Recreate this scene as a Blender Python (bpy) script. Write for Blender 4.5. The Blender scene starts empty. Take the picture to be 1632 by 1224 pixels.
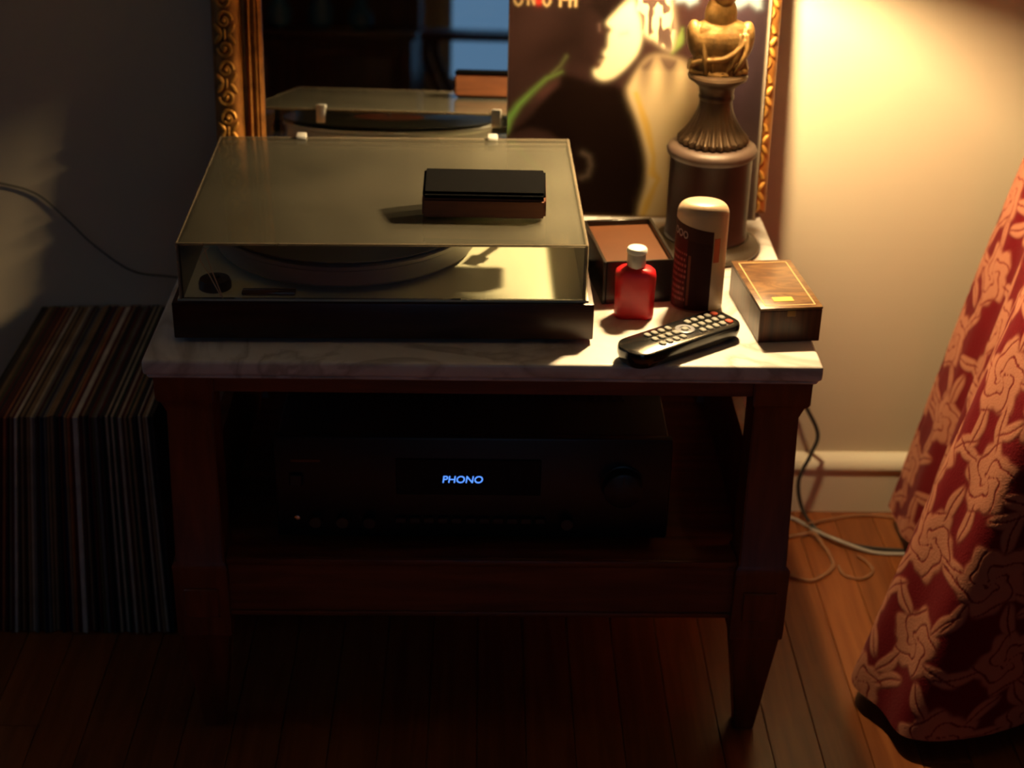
import bpy, bmesh, math, random
import numpy as np
from math import sin, cos, pi, radians, atan2, sqrt
from mathutils import Vector, Matrix
random.seed(7); np.random.seed(7)
sc = bpy.context.scene
COL = sc.collection

# ------------------------------------------------------------------ camera
TH, PS, RO = radians(27.35), radians(1.29), radians(1.18)
FPX = 2517.0
fw = Vector((sin(PS)*cos(TH), cos(PS)*cos(TH), -sin(TH)))
r0 = Vector((cos(PS), -sin(PS), 0)); u0 = r0.cross(fw)
rt = r0*cos(RO) + u0*sin(RO); up = u0*cos(RO) - r0*sin(RO)
cd = bpy.data.cameras.new('camera'); cam = bpy.data.objects.new('camera', cd); COL.objects.link(cam)
m = Matrix((rt, up, -fw)).transposed().to_4x4(); m.translation = Vector((0, 0, 1.217)); cam.matrix_world = m
cd.sensor_width = 36.0; cd.lens = 36.0*FPX/1632.0; cd.clip_start = 0.02
cd.dof.use_dof = True; cd.dof.focus_distance = 1.50; cd.dof.aperture_fstop = 5.6
sc.camera = cam

# ------------------------------------------------------------------ world and colour management
w = bpy.data.worlds.new('dusk'); sc.world = w; w.use_nodes = True
wn = w.node_tree.nodes; wl = w.node_tree.links
bg = wn['Background']
tcw = wn.new('ShaderNodeTexCoord'); sepw = wn.new('ShaderNodeSeparateXYZ'); rw = wn.new('ShaderNodeValToRGB')
wl.new(tcw.outputs['Generated'], sepw.inputs[0]); wl.new(sepw.outputs['Z'], rw.inputs[0]); wl.new(rw.outputs[0], bg.inputs[0])
rw.color_ramp.elements[0].color = (0.10, 0.20, 0.34, 1); rw.color_ramp.elements[0].position = 0.0
rw.color_ramp.elements[1].color = (0.16, 0.36, 0.62, 1); rw.color_ramp.elements[1].position = 0.6
bg.inputs[1].default_value = 1.0
vs = sc.view_settings
vs.view_transform = 'Standard'; vs.look = 'None'; vs.gamma = 1.0; vs.use_curve_mapping = False; vs.exposure = 0.0
LAMP_POWER = 42.0
sc.cycles.max_bounces = 12; sc.cycles.transparent_max_bounces = 24
sc.cycles.caustics_reflective = False; sc.cycles.caustics_refractive = False
sc.cycles.sample_clamp_indirect = 4.0

def portal(name, loc, rot, sx, sy):
    l = bpy.data.lights.new(name, 'AREA'); l.shape = 'RECTANGLE'; l.size = sx; l.size_y = sy
    l.cycles.is_portal = True
    o = bpy.data.objects.new(name, l); o.location = loc; o.rotation_euler = rot; COL.objects.link(o)

# ------------------------------------------------------------------ materials
def nodes(name):
    mt = bpy.data.materials.new(name); mt.use_nodes = True
    nt = mt.node_tree; b = nt.nodes['Principled BSDF']
    return mt, nt, b
def P(name, col, rough=0.5, metal=0.0, var=0.0, scale=20.0, bump=0.0, bscale=60.0, spec=0.5, coat=0.0, **kw):
    mt, nt, b = nodes(name)
    b.inputs['Roughness'].default_value = rough; b.inputs['Metallic'].default_value = metal
    b.inputs['Specular IOR Level'].default_value = spec; b.inputs['Coat Weight'].default_value = coat
    b.inputs['Base Color'].default_value = (*col, 1)
    tc = nt.nodes.new('ShaderNodeTexCoord')
    if var:
        n = nt.nodes.new('ShaderNodeTexNoise'); n.inputs['Scale'].default_value = scale; n.inputs['Detail'].default_value = 5
        nt.links.new(tc.outputs['Object'], n.inputs['Vector'])
        r = nt.nodes.new('ShaderNodeValToRGB')
        r.color_ramp.elements[0].position = 0.3; r.color_ramp.elements[1].position = 0.7
        r.color_ramp.elements[0].color = (*[max(0, c*(1-var)) for c in col], 1)
        r.color_ramp.elements[1].color = (*[min(1, c*(1+var)) for c in col], 1)
        nt.links.new(n.outputs[0], r.inputs[0]); nt.links.new(r.outputs[0], b.inputs['Base Color'])
    if bump:
        n = nt.nodes.new('ShaderNodeTexNoise'); n.inputs['Scale'].default_value = bscale; n.inputs['Detail'].default_value = 4
        nt.links.new(tc.outputs['Object'], n.inputs['Vector'])
        bp = nt.nodes.new('ShaderNodeBump'); bp.inputs['Strength'].default_value = bump; bp.inputs['Distance'].default_value = 0.002
        nt.links.new(n.outputs[0], bp.inputs['Height']); nt.links.new(bp.outputs[0], b.inputs['Normal'])
    return mt
def wood(name, c1, c2, stretch=(1, 1, 1), scale=8.0, rough=0.4, coat=0.0, perobj=0.0):
    mt, nt, b = nodes(name); L = nt.links
    tc = nt.nodes.new('ShaderNodeTexCoord'); mp = nt.nodes.new('ShaderNodeMapping'); mp.inputs['Scale'].default_value = stretch
    L.new(tc.outputs['Object'], mp.inputs['Vector'])
    src = mp.outputs[0]
    if perobj:
        oi = nt.nodes.new('ShaderNodeObjectInfo'); ad = nt.nodes.new('ShaderNodeVectorMath'); ad.operation = 'ADD'
        ml = nt.nodes.new('ShaderNodeMath'); ml.operation = 'MULTIPLY'; ml.inputs[1].default_value = 30.0
        L.new(oi.outputs['Random'], ml.inputs[0]); L.new(src, ad.inputs[0]); L.new(ml.outputs[0], ad.inputs[1]); src = ad.outputs[0]
    n = nt.nodes.new('ShaderNodeTexNoise'); n.inputs['Scale'].default_value = scale; n.inputs['Detail'].default_value = 6; n.inputs['Distortion'].default_value = 0.6
    L.new(src, n.inputs['Vector'])
    r = nt.nodes.new('ShaderNodeValToRGB'); r.color_ramp.elements[0].position = 0.32; r.color_ramp.elements[1].position = 0.68
    r.color_ramp.elements[0].color = (*c1, 1); r.color_ramp.elements[1].color = (*c2, 1)
    L.new(n.outputs[0], r.inputs[0]); out = r.outputs[0]
    if perobj:
        hs = nt.nodes.new('ShaderNodeHueSaturation'); mr = nt.nodes.new('ShaderNodeMapRange')
        mr.inputs['To Min'].default_value = 1-perobj; mr.inputs['To Max'].default_value = 1+perobj
        L.new(oi.outputs['Random'], mr.inputs['Value']); L.new(mr.outputs[0], hs.inputs['Value']); L.new(out, hs.inputs['Color']); out = hs.outputs[0]
    L.new(out, b.inputs['Base Color']); b.inputs['Roughness'].default_value = rough; b.inputs['Coat Weight'].default_value = coat
    bp = nt.nodes.new('ShaderNodeBump'); bp.inputs['Strength'].default_value = 0.12; bp.inputs['Distance'].default_value = 0.001
    L.new(n.outputs[0], bp.inputs['Height']); L.new(bp.outputs[0], b.inputs['Normal'])
    return mt
def attr_mat(name, rough=0.5, bump=0.0, bscale=300, sheen=0.0, spec=0.5, coat=0.0):
    mt, nt, b = nodes(name)
    a = nt.nodes.new('ShaderNodeAttribute'); a.attribute_name = 'print'
    nt.links.new(a.outputs['Color'], b.inputs['Base Color']); b.inputs['Roughness'].default_value = rough
    b.inputs['Sheen Weight'].default_value = sheen; b.inputs['Specular IOR Level'].default_value = spec; b.inputs['Coat Weight'].default_value = coat
    if bump:
        tc = nt.nodes.new('ShaderNodeTexCoord'); n = nt.nodes.new('ShaderNodeTexNoise'); n.inputs['Scale'].default_value = bscale
        nt.links.new(tc.outputs['Object'], n.inputs['Vector'])
        bp = nt.nodes.new('ShaderNodeBump'); bp.inputs['Strength'].default_value = bump; bp.inputs['Distance'].default_value = 0.002
        nt.links.new(n.outputs[0], bp.inputs['Height']); nt.links.new(bp.outputs[0], b.inputs['Normal'])
    return mt
def emis(name, col, s):
    mt, nt, b = nodes(name)
    b.inputs['Base Color'].default_value = (*[c*0.2 for c in col], 1)
    b.inputs['Emission Color'].default_value = (*col, 1); b.inputs['Emission Strength'].default_value = s
    return mt
def acrylic(name, dust, tint=(0.93, 0.95, 0.90), dustcol=(0.55, 0.55, 0.42), gl=0.03):
    mt = bpy.data.materials.new(name); mt.use_nodes = True; nt = mt.node_tree; L = nt.links
    for n in list(nt.nodes): nt.nodes.remove(n)
    o = nt.nodes.new('ShaderNodeOutputMaterial'); tr = nt.nodes.new('ShaderNodeBsdfTransparent'); tr.inputs[0].default_value = (*tint, 1)
    g = nt.nodes.new('ShaderNodeBsdfGlossy'); g.inputs['Roughness'].default_value = gl
    fr = nt.nodes.new('ShaderNodeFresnel'); fr.inputs[0].default_value = 1.45
    m1 = nt.nodes.new('ShaderNodeMixShader'); L.new(fr.outputs[0], m1.inputs[0]); L.new(tr.outputs[0], m1.inputs[1]); L.new(g.outputs[0], m1.inputs[2])
    out = m1
    if dust:
        df = nt.nodes.new('ShaderNodeBsdfDiffuse'); df.inputs[0].default_value = (*dustcol, 1)
        tl = nt.nodes.new('ShaderNodeBsdfTranslucent'); tl.inputs[0].default_value = (*dustcol, 1)
        md = nt.nodes.new('ShaderNodeMixShader'); md.inputs[0].default_value = 0.35; L.new(df.outputs[0], md.inputs[1]); L.new(tl.outputs[0], md.inputs[2])
        tc = nt.nodes.new('ShaderNodeTexCoord'); ns = nt.nodes.new('ShaderNodeTexNoise'); ns.inputs['Scale'].default_value = 9; ns.inputs['Detail'].default_value = 6
        L.new(tc.outputs['Object'], ns.inputs['Vector'])
        mr = nt.nodes.new('ShaderNodeMapRange'); mr.inputs['From Min'].default_value = 0.3; mr.inputs['From Max'].default_value = 0.7
        mr.inputs['To Min'].default_value = dust*0.75; mr.inputs['To Max'].default_value = dust*1.25
        L.new(ns.outputs[0], mr.inputs['Value'])
        m2 = nt.nodes.new('ShaderNodeMixShader'); L.new(mr.outputs[0], m2.inputs[0]); L.new(m1.outputs[0], m2.inputs[1]); L.new(md.outputs[0], m2.inputs[2]); out = m2
    L.new(out.outputs[0], o.inputs[0])
    return mt

# ------------------------------------------------------------------ mesh helpers
def B(): return bmesh.new()
def box(bm, x0, x1, y0, y1, z0, z1, bev=0.0, seg=1, mat=0):
    t = bmesh.new(); bmesh.ops.create_cube(t, size=1)
    for v in t.verts:
        v.co = Vector((x0+(v.co.x+.5)*(x1-x0), y0+(v.co.y+.5)*(y1-y0), z0+(v.co.z+.5)*(z1-z0)))
    if bev: bmesh.ops.bevel(t, geom=list(t.edges), offset=bev, segments=seg, affect='EDGES', profile=0.5)
    for f in t.faces: f.material_index = mat
    join(bm, t); return bm
def join(bm, t, M=None):
    if M is not None: bmesh.ops.transform(t, matrix=M, verts=t.verts)
    me = bpy.data.meshes.new('tmp'); t.to_mesh(me); t.free(); bm.from_mesh(me); bpy.data.meshes.remove(me)
def loft(bm, rings, caps=True, mat=0, closed=True):
    vr = [[bm.verts.new(p) for p in r] for r in rings]
    n = len(vr[0])
    for a, b in zip(vr[:-1], vr[1:]):
        for i in range(n if closed else n-1):
            f = bm.faces.new((a[i], a[(i+1) % n], b[(i+1) % n], b[i])); f.material_index = mat
    if caps and closed:
        f = bm.faces.new(list(reversed(vr[0]))); f.material_index = mat
        f = bm.faces.new(vr[-1]); f.material_index = mat
    return bm
def lathe(bm, prof, n=48, cx=0, cy=0, sy=1.0, fn=None, mat=0, caps=True):
    rings = []
    for r, z in prof:
        ring = []
        for i in range(n):
            a = 2*pi*i/n; rr = r if fn is None else fn(r, z, a)
            ring.append((cx+rr*cos(a), cy+rr*sy*sin(a), z))
        rings.append(ring)
    return loft(bm, rings, caps=caps, mat=mat)
def smoothpath(pts, k=6):
    pts = [Vector(p) for p in pts]; out = []
    n = len(pts)
    for i in range(n-1):
        p0 = pts[max(i-1, 0)]; p1 = pts[i]; p2 = pts[i+1]; p3 = pts[min(i+2, n-1)]
        for j in range(k):
            t = j/k
            out.append(0.5*((2*p1)+(-p0+p2)*t+(2*p0-5*p1+4*p2-p3)*t*t+(-p0+3*p1-3*p2+p3)*t*t*t))
    out.append(pts[-1]); return out
def tube(bm, pts, r, n=8, k=6, mat=0):
    ps = smoothpath(pts, k) if k > 1 else [Vector(p) for p in pts]
    rings = []; prev = None
    for i, p in enumerate(ps):
        d = (ps[min(i+1, len(ps)-1)]-ps[max(i-1, 0)]).normalized()
        if prev is None: a = d.orthogonal().normalized()
        else: a = (prev-d*prev.dot(d)).normalized()
        prev = a; b = d.cross(a)
        rr = r(i/(len(ps)-1)) if callable(r) else r
        rings.append([p+a*rr*cos(2*pi*j/n)+b*rr*sin(2*pi*j/n) for j in range(n)])
    return loft(bm, rings, mat=mat)
def ellipsoid(bm, c, s, seg=20, mat=0, M=None):
    t = bmesh.new(); bmesh.ops.create_uvsphere(t, u_segments=seg, v_segments=max(8, seg*2//3), radius=1)
    bmesh.ops.scale(t, vec=s, verts=t.verts)
    if M is not None: bmesh.ops.transform(t, matrix=M, verts=t.verts)
    bmesh.ops.translate(t, vec=c, verts=t.verts)
    for f in t.faces: f.material_index = mat
    join(bm, t)
def obj(name, bm, mats, parent=None, loc=None, rot=None, smooth=True, kind=None, label=None):
    bmesh.ops.recalc_face_normals(bm, faces=bm.faces)
    me = bpy.data.meshes.new(name); bm.to_mesh(me); bm.free()
    for mm in (mats if isinstance(mats, (list, tuple)) else [mats]): me.materials.append(mm)
    if smooth:
        me.shade_smooth()
        me.set_sharp_from_angle(angle=radians(38))
    o = bpy.data.objects.new(name, me); COL.objects.link(o)
    if parent: o.parent = parent
    if loc: o.location = loc
    if rot: o.rotation_euler = rot
    if kind: o['kind'] = kind
    if label: o['label'] = label
    return o
def tag(o, label, cat, group=None):
    o['label'] = label; o['category'] = cat
    if group: o['group'] = group
    return o
def thing(name, label, cat, loc=(0, 0, 0), rot=(0, 0, 0), group=None):
    o = bpy.data.objects.new(name, None); COL.objects.link(o); o.location = loc; o.rotation_euler = rot
    return tag(o, label, cat, group)
def inst(src, parent, loc=(0, 0, 0), rot=(0, 0, 0), scale=(1, 1, 1), mat=None):
    o = src.copy(); COL.objects.link(o); o.parent = parent; o.location = loc; o.rotation_euler = rot; o.scale = scale
    return o
def textmesh(name, s, size, mat, parent, loc, rot, extrude=0.0003, shear=0.0, align='LEFT', spacing=1.0, offset=0.0):
    c = bpy.data.curves.new('t', 'FONT'); c.body = s; c.size = size; c.extrude = extrude; c.shear = shear
    c.align_x = align; c.space_character = spacing; c.offset = offset
    t = bpy.data.objects.new('t', c); COL.objects.link(t)
    bpy.context.view_layer.update()
    me = bpy.data.meshes.new_from_object(t.evaluated_get(bpy.context.evaluated_depsgraph_get()))
    bpy.data.objects.remove(t)
    o = bpy.data.objects.new(name, me); COL.objects.link(o); me.materials.clear(); me.materials.append(mat)
    o.parent = parent; o.location = loc; o.rotation_euler = rot
    return o

# ------------------------------------------------------------------ palette
M_wall = P('wall_paint', (0.68, 0.585, 0.43), 0.75, var=0.03, scale=3, bump=0.05, bscale=150)
M_trim = P('trim_paint', (0.80, 0.72, 0.57), 0.45)
M_ceil = P('ceiling_paint', (0.66, 0.60, 0.50), 0.9)
M_plank = wood('oak_floor', (0.17, 0.046, 0.012), (0.26, 0.082, 0.023), (14, 0.8, 14), 6, 0.32, perobj=0.16)
M_wood = wood('table_wood', (0.12, 0.028, 0.009), (0.23, 0.060, 0.020), (9, 9, 1.0), 7, 0.38)
M_woodh = wood('table_wood_rail', (0.12, 0.028, 0.009), (0.23, 0.060, 0.020), (1, 9, 9), 7, 0.38)
M_gold = P('gilt', (0.50, 0.24, 0.045), 0.5, metal=0.55, var=0.35, scale=60, bump=0.3, bscale=220)
M_golddark = P('gilt_dark', (0.34, 0.135, 0.025), 0.5, metal=0.5, var=0.4, scale=50, bump=0.2, bscale=200)
M_mirror = P('mirror_silver', (0.86, 0.87, 0.86), 0.015, metal=1.0)
M_black = P('black_plastic', (0.012, 0.012, 0.013), 0.35)
M_blacksat = P('black_satin', (0.008, 0.008, 0.009), 0.5)
M_chrome = P('chrome', (0.80, 0.80, 0.78), 0.18, metal=1.0)

# ------------------------------------------------------------------ the room
XL, XR, YB, YF, ZC = -2.2, 2.6, 1.972, -2.7, 2.45
def struct(name, bm, mat, **k): return obj(name, bm, mat, kind='structure', **k)
b = B(); box(b, XL-.1, XR+.1, YF-.1, YB+.1, -0.10, -0.008); floor = struct('floor', b, M_golddark, smooth=False)
floor.data.materials[0] = M_plank
# strip floor: single boards where the photo shows them, the rest joined
pw = 0.0572
def plank_mesh(x0, x1, y0, y1, bm=None):
    t = bm or B(); g = 0.0002; c = 0.0007
    lo = [(x0+g, y0+g), (x1-g, y0+g), (x1-g, y1-g), (x0+g, y1-g)]
    hi = [(x0+g+c, y0+g+c), (x1-g-c, y0+g+c), (x1-g-c, y1-g-c), (x0+g+c, y1-g-c)]
    loft(t, [[(x, y, -0.008) for x, y in lo], [(x, y, -0.0012) for x, y in lo], [(x, y, 0.0) for x, y in hi]])
    return t
rest = B()
ix0 = int(math.floor((XL)/pw)); ix1 = int(math.ceil(XR/pw))
rp = random.Random(3)
for i in range(ix0, ix1):
    x0 = max(i*pw, XL); x1 = min((i+1)*pw, XR)
    y = YF; cuts = [YF]
    while y < YB:
        y += rp.uniform(0.55, 1.5)
        cuts.append(min(y, YB))
    for ya, yb in zip(cuts[:-1], cuts[1:]):
        if yb-ya < 0.02: continue
        if x1 > -0.80 and x0 < 0.95 and yb > 1.1:
            obj('floor_board', plank_mesh(x0, x1, ya, yb), M_plank, floor, smooth=False)
        else:
            plank_mesh(x0, x1, ya, yb, rest)
obj('floor_boards_beyond', rest, M_plank, floor, smooth=False, kind='stuff')
b = B(); box(b, XL-.1, XR+.1, YF-.1, YB+.1, ZC, ZC+.1); struct('ceiling', b, M_ceil, smooth=False)
b = B(); box(b, XL-.1, XR+.1, YB, YB+.1, -.1, ZC+.1); struct('wall_back', b, M_wall, smooth=False)
b = B(); box(b, XR, XR+.1, YF-.1, YB, -.1, ZC+.1); struct('wall_right', b, M_wall, smooth=False)
def wall_hole(name, axis, c0, c1, a0, a1, h0, h1, w0, w1):
    # a wall slab with a rectangular opening (axis 'x': slab spans x; axis 'y': slab spans y)
    t = B()
    def bb(p, q, r, s):
        if axis == 'x': box(t, p, q, c0, c1, r, s)
        else: box(t, c0, c1, p, q, r, s)
    bb(w0, a0, -.1, ZC+.1); bb(a1, w1, -.1, ZC+.1); bb(a0, a1, -.1, h0); bb(a0, a1, h1, ZC+.1)
    return struct(name, t, M_wall, smooth=False)
WX0, WX1, WZ0, WZ1 = -0.50, 0.95, 0.28, 2.1
wall_hole('wall_front', 'x', YF-.1, YF, WX0, WX1, WZ0, WZ1, XL-.1, XR+.1)
LY0, LY1, LZ0, LZ1 = 1.15, 1.85, 0.45, 1.9
wall_hole('wall_left', 'y', XL-.1, XL, LY0, LY1, LZ0, LZ1, YF-.1, YB)
M_glass = acrylic('window_glass', 0, (0.97, 0.98, 0.98))
def window(name, axis, c, a0, a1, h0, h1, cols, rows):
    t = B(); fr = 0.045
    def bb(p, q, r, s, d0=-.03, d1=.03):
        if axis == 'x': box(t, p, q, c+d0, c+d1, r, s, 0.004)
        else: box(t, c+d0, c+d1, p, q, r, s, 0.004)
    bb(a0, a0+fr, h0, h1); bb(a1-fr, a1, h0, h1); bb(a0+fr, a1-fr, h0, h0+fr); bb(a0+fr, a1-fr, h1-fr, h1)
    for i in range(1, cols):
        x = a0+(a1-a0)*i/cols; bb(x-.012, x+.012, h0+fr, h1-fr, -.015, .015)
    for j in range(1, rows):
        z = h0+(h1-h0)*j/rows; bb(a0+fr, a1-fr, z-.012, z+.012, -.0145, .0145)
    o = struct(name, t, M_trim)
    g = B()
    if axis == 'x': box(g, a0+fr-.005, a1-fr+.005, c-.002, c+.002, h0+fr-.005, h1-fr+.005)
    else: box(g, c-.002, c+.002, a0+fr-.005, a1-fr+.005, h0+fr-.005, h1-fr+.005)
    obj('pane', g, M_glass, o, smooth=False)
window('window_1', 'x', YF-.05, WX0, WX1, WZ0, WZ1, 2, 2)
window('window_2', 'y', XL-.05, LY0, LY1, LZ0, LZ1, 2, 2)
portal('daylight_front', ((WX0+WX1)/2, YF-.12, (WZ0+WZ1)/2), (radians(90), 0, 0), WX1-WX0, WZ1-WZ0)
portal('daylight_left', (XL-.12, (LY0+LY1)/2, (LZ0+LZ1)/2), (radians(90), 0, radians(-90)), LY1-LY0, LZ1-LZ0)
# baseboards: plain board with a rounded moulding on top
def base_prof(): return [(0, 0), (0.016, 0), (0.016, 0.066), (0.0185, 0.069), (0.0190, 0.076), (0.015, 0.084), (0.008, 0.090), (0, 0.092)]
def baseboard(name, p0, p1, inward):
    t = B(); rings = []
    for p in (p0, p1):
        rings.append([(p[0]+inward[0]*d, p[1]+inward[1]*d, z+0.0005) for d, z in base_prof()])
    loft(t, rings); return struct(name, t, M_trim)
baseboard('baseboard_back', (XL, YB), (XR, YB), (0, -1))
baseboard('baseboard_right', (XR, YF), (XR, YB), (-1, 0))
baseboard('baseboard_left', (XL, YB), (XL, YF), (1, 0))
baseboard('baseboard_front', (WX0, YF), (XL, YF), (0, 1))

# ------------------------------------------------------------------ marble-topped table
TZ = 0.492
def marble():
    mt, nt, b = nodes('marble'); L = nt.links
    tc = nt.nodes.new('ShaderNodeTexCoord')
    n1 = nt.nodes.new('ShaderNodeTexNoise'); n1.inputs['Scale'].default_value = 5; n1.inputs['Detail'].default_value = 8; n1.inputs['Distortion'].default_value = 1.6
    L.new(tc.outputs['Object'], n1.inputs['Vector'])
    r = nt.nodes.new('ShaderNodeValToRGB'); e = r.color_ramp.elements
    e[0].position = 0.46; e[0].color = (0.90, 0.86, 0.80, 1); e[1].position = 0.56; e[1].color = (0.88, 0.85, 0.79, 1)
    k = e.new(0.50); k.color = (0.60, 0.55, 0.49, 1)
    L.new(n1.outputs[0], r.inputs[0])
    n2 = nt.nodes.new('ShaderNodeTexNoise'); n2.inputs['Scale'].default_value = 14; n2.inputs['Detail'].default_value = 6
    L.new(tc.outputs['Object'], n2.inputs['Vector'])
    mx = nt.nodes.new('ShaderNodeMixRGB'); mx.blend_type = 'MULTIPLY'; mx.inputs[0].default_value = 0.5
    r2 = nt.nodes.new('ShaderNodeValToRGB'); r2.color_ramp.elements[0].position = .35; r2.color_ramp.elements[1].position = .6; r2.color_ramp.elements[0].color = (.80, .76, .72, 1)
    L.new(n2.outputs[0], r2.inputs[0]); L.new(r.outputs[0], mx.inputs[1]); L.new(r2.outputs[0], mx.inputs[2])
    L.new(mx.outputs[0], b.inputs['Base Color']); b.inputs['Roughness'].default_value = 0.28
    return mt
M_marble = marble()
table = thing('side_table', 'low square-legged wooden table with a grey-veined marble top against the wall', 'table', (0.004, 1.66, 0))
def tb(y): return y-1.66
b = B(); box(b, -0.3505, 0.3495, tb(1.445), tb(1.915), 0.4745, TZ, 0.004, 3)
box(b, -0.347, 0.346, tb(1.449), tb(1.915), 0.4695, 0.4745, 0.002)
obj('marble_top', b, M_marble, table)
def leg_mesh():
    t = B()
    sec = [(0, .301, .323, .026), (.140, .285, .338, .055), (.143, .281, .341, .060), (.155, .281, .341, .060), (.228, .281, .341, .060), (.235, .281, .341, .060), (.240, .284, .337, .055),
           (.425, .284, .332, .050), (.438, .284, .337, .055), (.443, .281, .342, .060), (.4695, .281, .342, .060)]
    rings = []
    for z, a, c, d in sec:
        y0 = .060-d if z > .14 else (.060-d)*0.5
        y0 = (.060-d)*.5
        rings.append([(a, y0, z), (c, y0, z), (c, y0+d, z), (a, y0+d, z)])
    loft(t, rings)
    bmesh.ops.bevel(t, geom=[e for e in t.edges if abs(e.verts[0].co.z-e.verts[1].co.z) > .01], offset=0.0015, segments=2, affect='EDGES')
    # square raised plaque on the block and a recessed-look bead
    box(t, .292, .330, -.003, .002, .168, .206, 0.0012)
    return t
b = leg_mesh(); lg = obj('leg', b, M_wood, table, (0, tb(1.453), 0))
inst(lg, table, (0, tb(1.453), 0), scale=(-1, 1, 1))
inst(lg, table, (0, tb(1.908), 0), scale=(1, -1, 1))
inst(lg, table, (0, tb(1.908), 0), scale=(-1, -1, 1))
b = B(); box(b, -.284, .284, tb(1.460), tb(1.482), .449, .4695, .001); obj('front_apron', b, M_woodh, table)
b = B(); box(b, -.284, .284, tb(1.876), tb(1.898), .449, .4695, .001); obj('back_apron', b, M_woodh, table)
for s in (-1, 1):
    b = B(); x0, x1 = sorted((s*.300, s*.322)); box(b, x0, x1, tb(1.510), tb(1.85), .449, .4695, .001); obj('side_apron', b, M_wood, table)
    b = B(); box(b, x0, x1, tb(1.510), tb(1.85), .164, .242, .001); box(b, min(s*.322, s*.325), max(s*.322, s*.325), tb(1.51), tb(1.85), .232, .240, .001); obj('side_rail', b, M_wood, table)
b = B(); box(b, -.283, .283, tb(1.463), tb(1.485), .164, .242, .001)
box(b, -.283, .283, tb(1.459), tb(1.464), .233, .242, .0018, 2); box(b, -.283, .283, tb(1.460), tb(1.464), .166, .172, .0015, 2)
obj('front_rail', b, M_woodh, table)
b = B(); box(b, -.283, .283, tb(1.876), tb(1.898), .164, .242, .001); obj('back_rail', b, M_woodh, table)
b = B(); box(b, -.300, .300, tb(1.485), tb(1.876), .222, .236, .001); obj('shelf', b, M_woodh, table)

# solid side boards above the shelf, front top corner rounded off
for s in (-1, 1):
    t = B(); out = [(1.87, .236), (1.87, .352)]
    for k in range(9):
        a = radians(90*k/8); out.append((1.562-.035*sin(a), .317+.035*cos(a)))
    for k in range(5):
        a = radians(90*k/4); out.append((1.539-.012*cos(a), .248-.012*sin(a)))
    loft(t, [[(s*x, tb(y), z) for y, z in out] for x in (.2925, .3045)])
    obj('side_board', t, M_wood, table)

# ------------------------------------------------------------------ stereo receiver
rcv = thing('stereo_receiver', 'black stereo receiver with a glowing blue PHONO display on the shelf under the marble top', 'receiver', (-0.007, 1.50, 0.236))
W2 = .2185
b = B(); box(b, -W2+.004, W2-.004, .010, .300, .012, .138, .003, 2); obj('case', b, M_blacksat, rcv)
b = B()
for k in range(34):
    x = -.17+.34*k/33
    box(b, x-.0015, x+.0015, .09, .26, .1378, .1392)
obj('vent_slats', b, M_black, rcv, smooth=False, kind='stuff')
b = B(); box(b, -W2, W2, 0, .012, .010, .138, .003, 2); fp = obj('front_panel', b, M_black, rcv)
b = B(); box(b, -.085, .075, -.0015, .002, .066, .112, .001); obj('display_window', b, P('smoked_window', (.003, .003, .004), .45, spec=.2), rcv)
M_blue = emis('blue_display', (0.10, 0.30, 1.0), 1.6)
textmesh('display_text', 'PHONO', .0125, M_blue, rcv, (-.0345, -.0020, .0825), (radians(90), 0, 0), .0001, shear=.12, spacing=.98)
def knob(r, d, n=32):
    t = B(); lathe(t, [(r*1.08, 0), (r*1.08, d*.12), (r, d*.16), (r*.96, d*.95), (r*.88, d)], n)
    box(t, -.0008, .0008, r*.3, r*.9, d*.9, d*1.03)
    return t
obj('volume_knob', knob(.022, .018, 48), M_black, rcv, (.165, 0, .082), (radians(90), 0, 0))
kn = obj('tone_knob', knob(.0075, .011), M_black, rcv, (-.175, 0, .034), (radians(90), 0, 0))
for x in (-.145, -.115, .105): inst(kn, rcv, (x, 0, .034), (radians(90), 0, 0))
b = B(); box(b, -.006, .006, -.004, .001, -.0035, .0035, .0008); bt = obj('button', b, M_black, rcv, (-.08, 0, .034))
for k in range(1, 11): inst(bt, rcv, (-.08+.0155*k, 0, .034))
b = B(); box(b, -.007, .007, -.005, .001, -.007, .007, .001); obj('power_button', b, M_black, rcv, (-.195, 0, .085))
b = B(); box(b, -.200, -.168, -.0006, .001, .1065, .1095); obj('badge', b, P('copper_badge', (.12, .05, .02), .4, metal=.6), rcv, smooth=False)
b = B(); lathe(b, [(.015, 0), (.016, .003), (.016, .012)], 24); ft = obj('foot', b, M_black, rcv, (-.17, .04, 0))
for x, y in ((.17, .04), (-.17, .26), (.17, .26)): inst(ft, rcv, (x, y, 0))
b = B(); lathe(b, [(.0032, 0), (.0032, .001), (.0025, .0012)], 20); obj('headphone_jack', b, M_chrome, rcv, (-.196, .0005, .034), (radians(90), 0, 0))

# ------------------------------------------------------------------ turntable
tt = thing('turntable', 'turntable with a dark wooden plinth under a dusty clear cover on the marble', 'turntable', (-.1035, 1.664, TZ), (0, 0, radians(0.9)))
M_plinth = wood('plinth_wood', (.022, .006, .003), (.05, .014, .006), (1, 8, 8), 8, .35)
M_cream = P('champagne_plate', (.74, .70, .50), .42, metal=.1, var=.05, scale=8)
b = B(); box(b, -.2185, .2185, -.173, .173, .005, .0455, .0015, 2); obj('plinth', b, M_plinth, tt)
b = B(); lathe(b, [(.017, 0), (.018, .002), (.018, .006)], 24); ft = obj('foot', b, M_black, tt, (-.18, -.14, 0))
for x, y in ((.18, -.14), (-.18, .14), (.18, .14)): inst(ft, tt, (x, y, 0))
b = B(); box(b, -.213, .213, -.168, .168, .0440, .0480, .0010, 2); obj('deck_plate', b, M_cream, tt)
PX, PY = -.0475, -.008
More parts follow.
